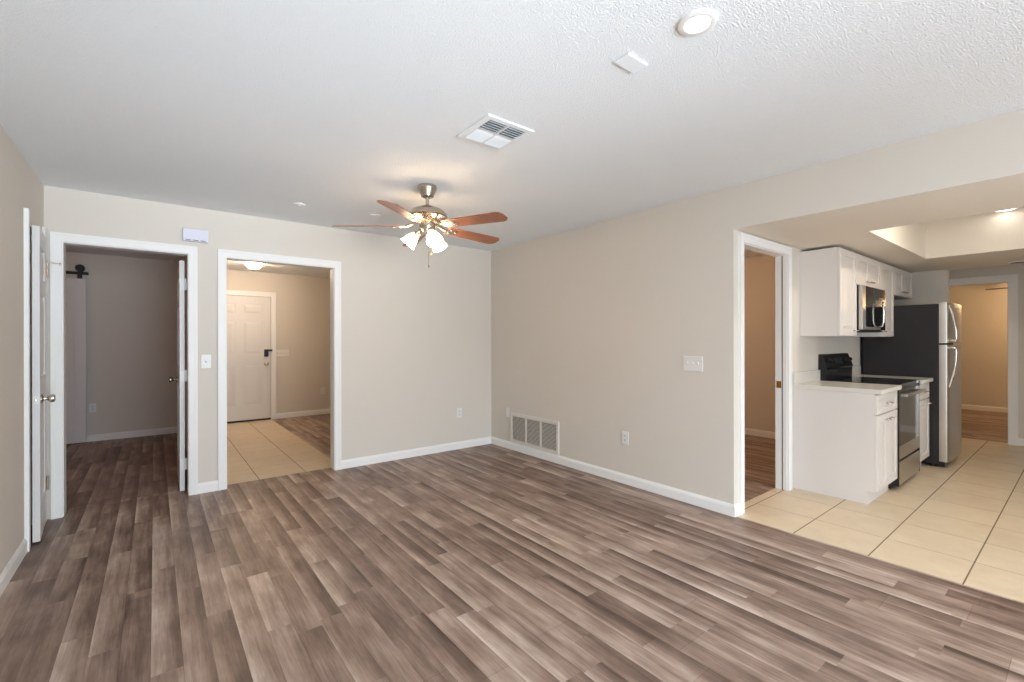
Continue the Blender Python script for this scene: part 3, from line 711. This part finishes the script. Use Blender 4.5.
cp = MB().box(dx+.001, a1, my0-.010, my0+.019, 1.398, 1.802, .003).build('control_panel', M['glass_black'], t)
MB().box(dx+.03, a1-.03, my0-.0115, my0-.0105, 1.66, 1.70).build('clock_display', M['display'], cp)
vb = MB().box(a0+.10, dx, my0-.012, my0+.019, 1.717, 1.802, .003).build('top_band', M['glass_black'], t)
MB().lathe([(0, 0), (.011, 0), (.011, .001), (0, .001)], (a0+.33, my0-.012, 1.763), (0, -1, 0), 16).build('round_badge', M['chrome'], vb)
b = MB()
for k in range(14): b.box(a0+.06+k*.045, a0+.09+k*.045, my0+.02, my0+.06, 1.383, 1.386)
b.build('vent_slots', M['slot'], t)

# refrigerator
f0, f1, fy, fd = 6.288, 7.078, .975, .905
t = thing('refrigerator', ((f0+f1)/2, 1.25, 0), 'top-freezer refrigerator with stainless doors and black sides', 'refrigerator')
bd = MB().box(f0, f1, fy, YW-.03, .03, 1.672, .004).build('cabinet', M['black_side'], t); bd['label'] = 'black side and back shell'
MB().box(f0+.02, f1-.02, fy-.045, fy-.001, .012, .060, .004).build('toe_grille', M['black'], t)
for x in (f0+.05, f1-.05):
    for y in (fy+.05, YW-.1): MB().cyl((x, y, 0), (x, y, .032), .02, 12).build('foot', M['black'], t)
MB().box(f1-.09, f1-.02, fy-.05, fy+.05, 1.673, 1.694, .004).build('top_hinge_cover', M['black'], t)
def fdoor(z0, z1):
    b = MB(); xs = [f0, f0+.004, f0+.02, f0+.12, (f0+f1)/2, f1-.12, f1-.02, f1-.004, f1]; ys = [fd+.02, fd+.006, fd, fd-.008, fd-.014, fd-.008, fd, fd+.006, fd+.02]
    poly = [(x, y) for x, y in zip(xs, ys)] + [(f1, fy-.004), (f0, fy-.004)]
    return b.prism(poly, z0, z1, 2)
up = fdoor(1.270, 1.685).build('freezer_door', M['steel'], t, smooth=True, angle=25)
lo = fdoor(.066, 1.252).build('fresh_food_door', M['steel'], t, smooth=True, angle=25)
hx = f0+.055
def fhandle(parent, z0, z1, tip):
    n = 14; pts = []
    for i in range(n+1):                                   # tip +1: top end meets the door, bow deepest at the lower end; -1 the reverse
        q = i/n; far = (1-q) if tip > 0 else q
        bow = .058*math.sin(PI/2*min(1, far*1.15))**.75 if far < .96 else .046
        pts.append((hx, fd+.004-bow, z0+(z1-z0)*q))
    e = 0 if tip > 0 else -1; zc = z0+.012 if tip > 0 else z1-.012
    h = MB().tube(pts, .0105, 10).box(hx-.010, hx+.010, fd-.046, fd+.004, zc-.011, zc+.011, .003).build('handle', M['chrome'], parent, smooth=True)
fhandle(up, 1.285, 1.655, 1); fhandle(lo, .82, 1.235, -1)

# ------------------------------------------------------------------ openings behind the camera
t = thing('window_1', (1.35, -2.62, 0), 'white framed patio door behind the camera', 'window', kind='structure')
b = MB()
for x0, x1, z0, z1 in ((-.3, -.24, .04, 2.08), (2.94, 3.0, .04, 2.08), (-.24, 2.94, .04, .10), (-.24, 2.94, 2.02, 2.08), (1.31, 1.39, .10, 2.02)): b.box(x0, x1, -2.64, -2.60, z0, z1)
b.build('window_frame', M['frame'], t)
t = thing('added_window_2', (8.43, -1.1, 0), 'white frame of an added, unseen door opening for fill light at the end of the kitchen', 'window', kind='structure')  # unseen opening added only to carry the kitchen-end fill light
b = MB()
for y0, y1, z0, z1 in ((-1.9, -1.85, .04, 2.05), (-.35, -.3, .04, 2.05), (-1.85, -.35, .04, .10), (-1.85, -.35, 2.0, 2.05)): b.box(8.41, 8.45, y0, y1, z0, z1)
b.build('window_frame', M['frame'], t)
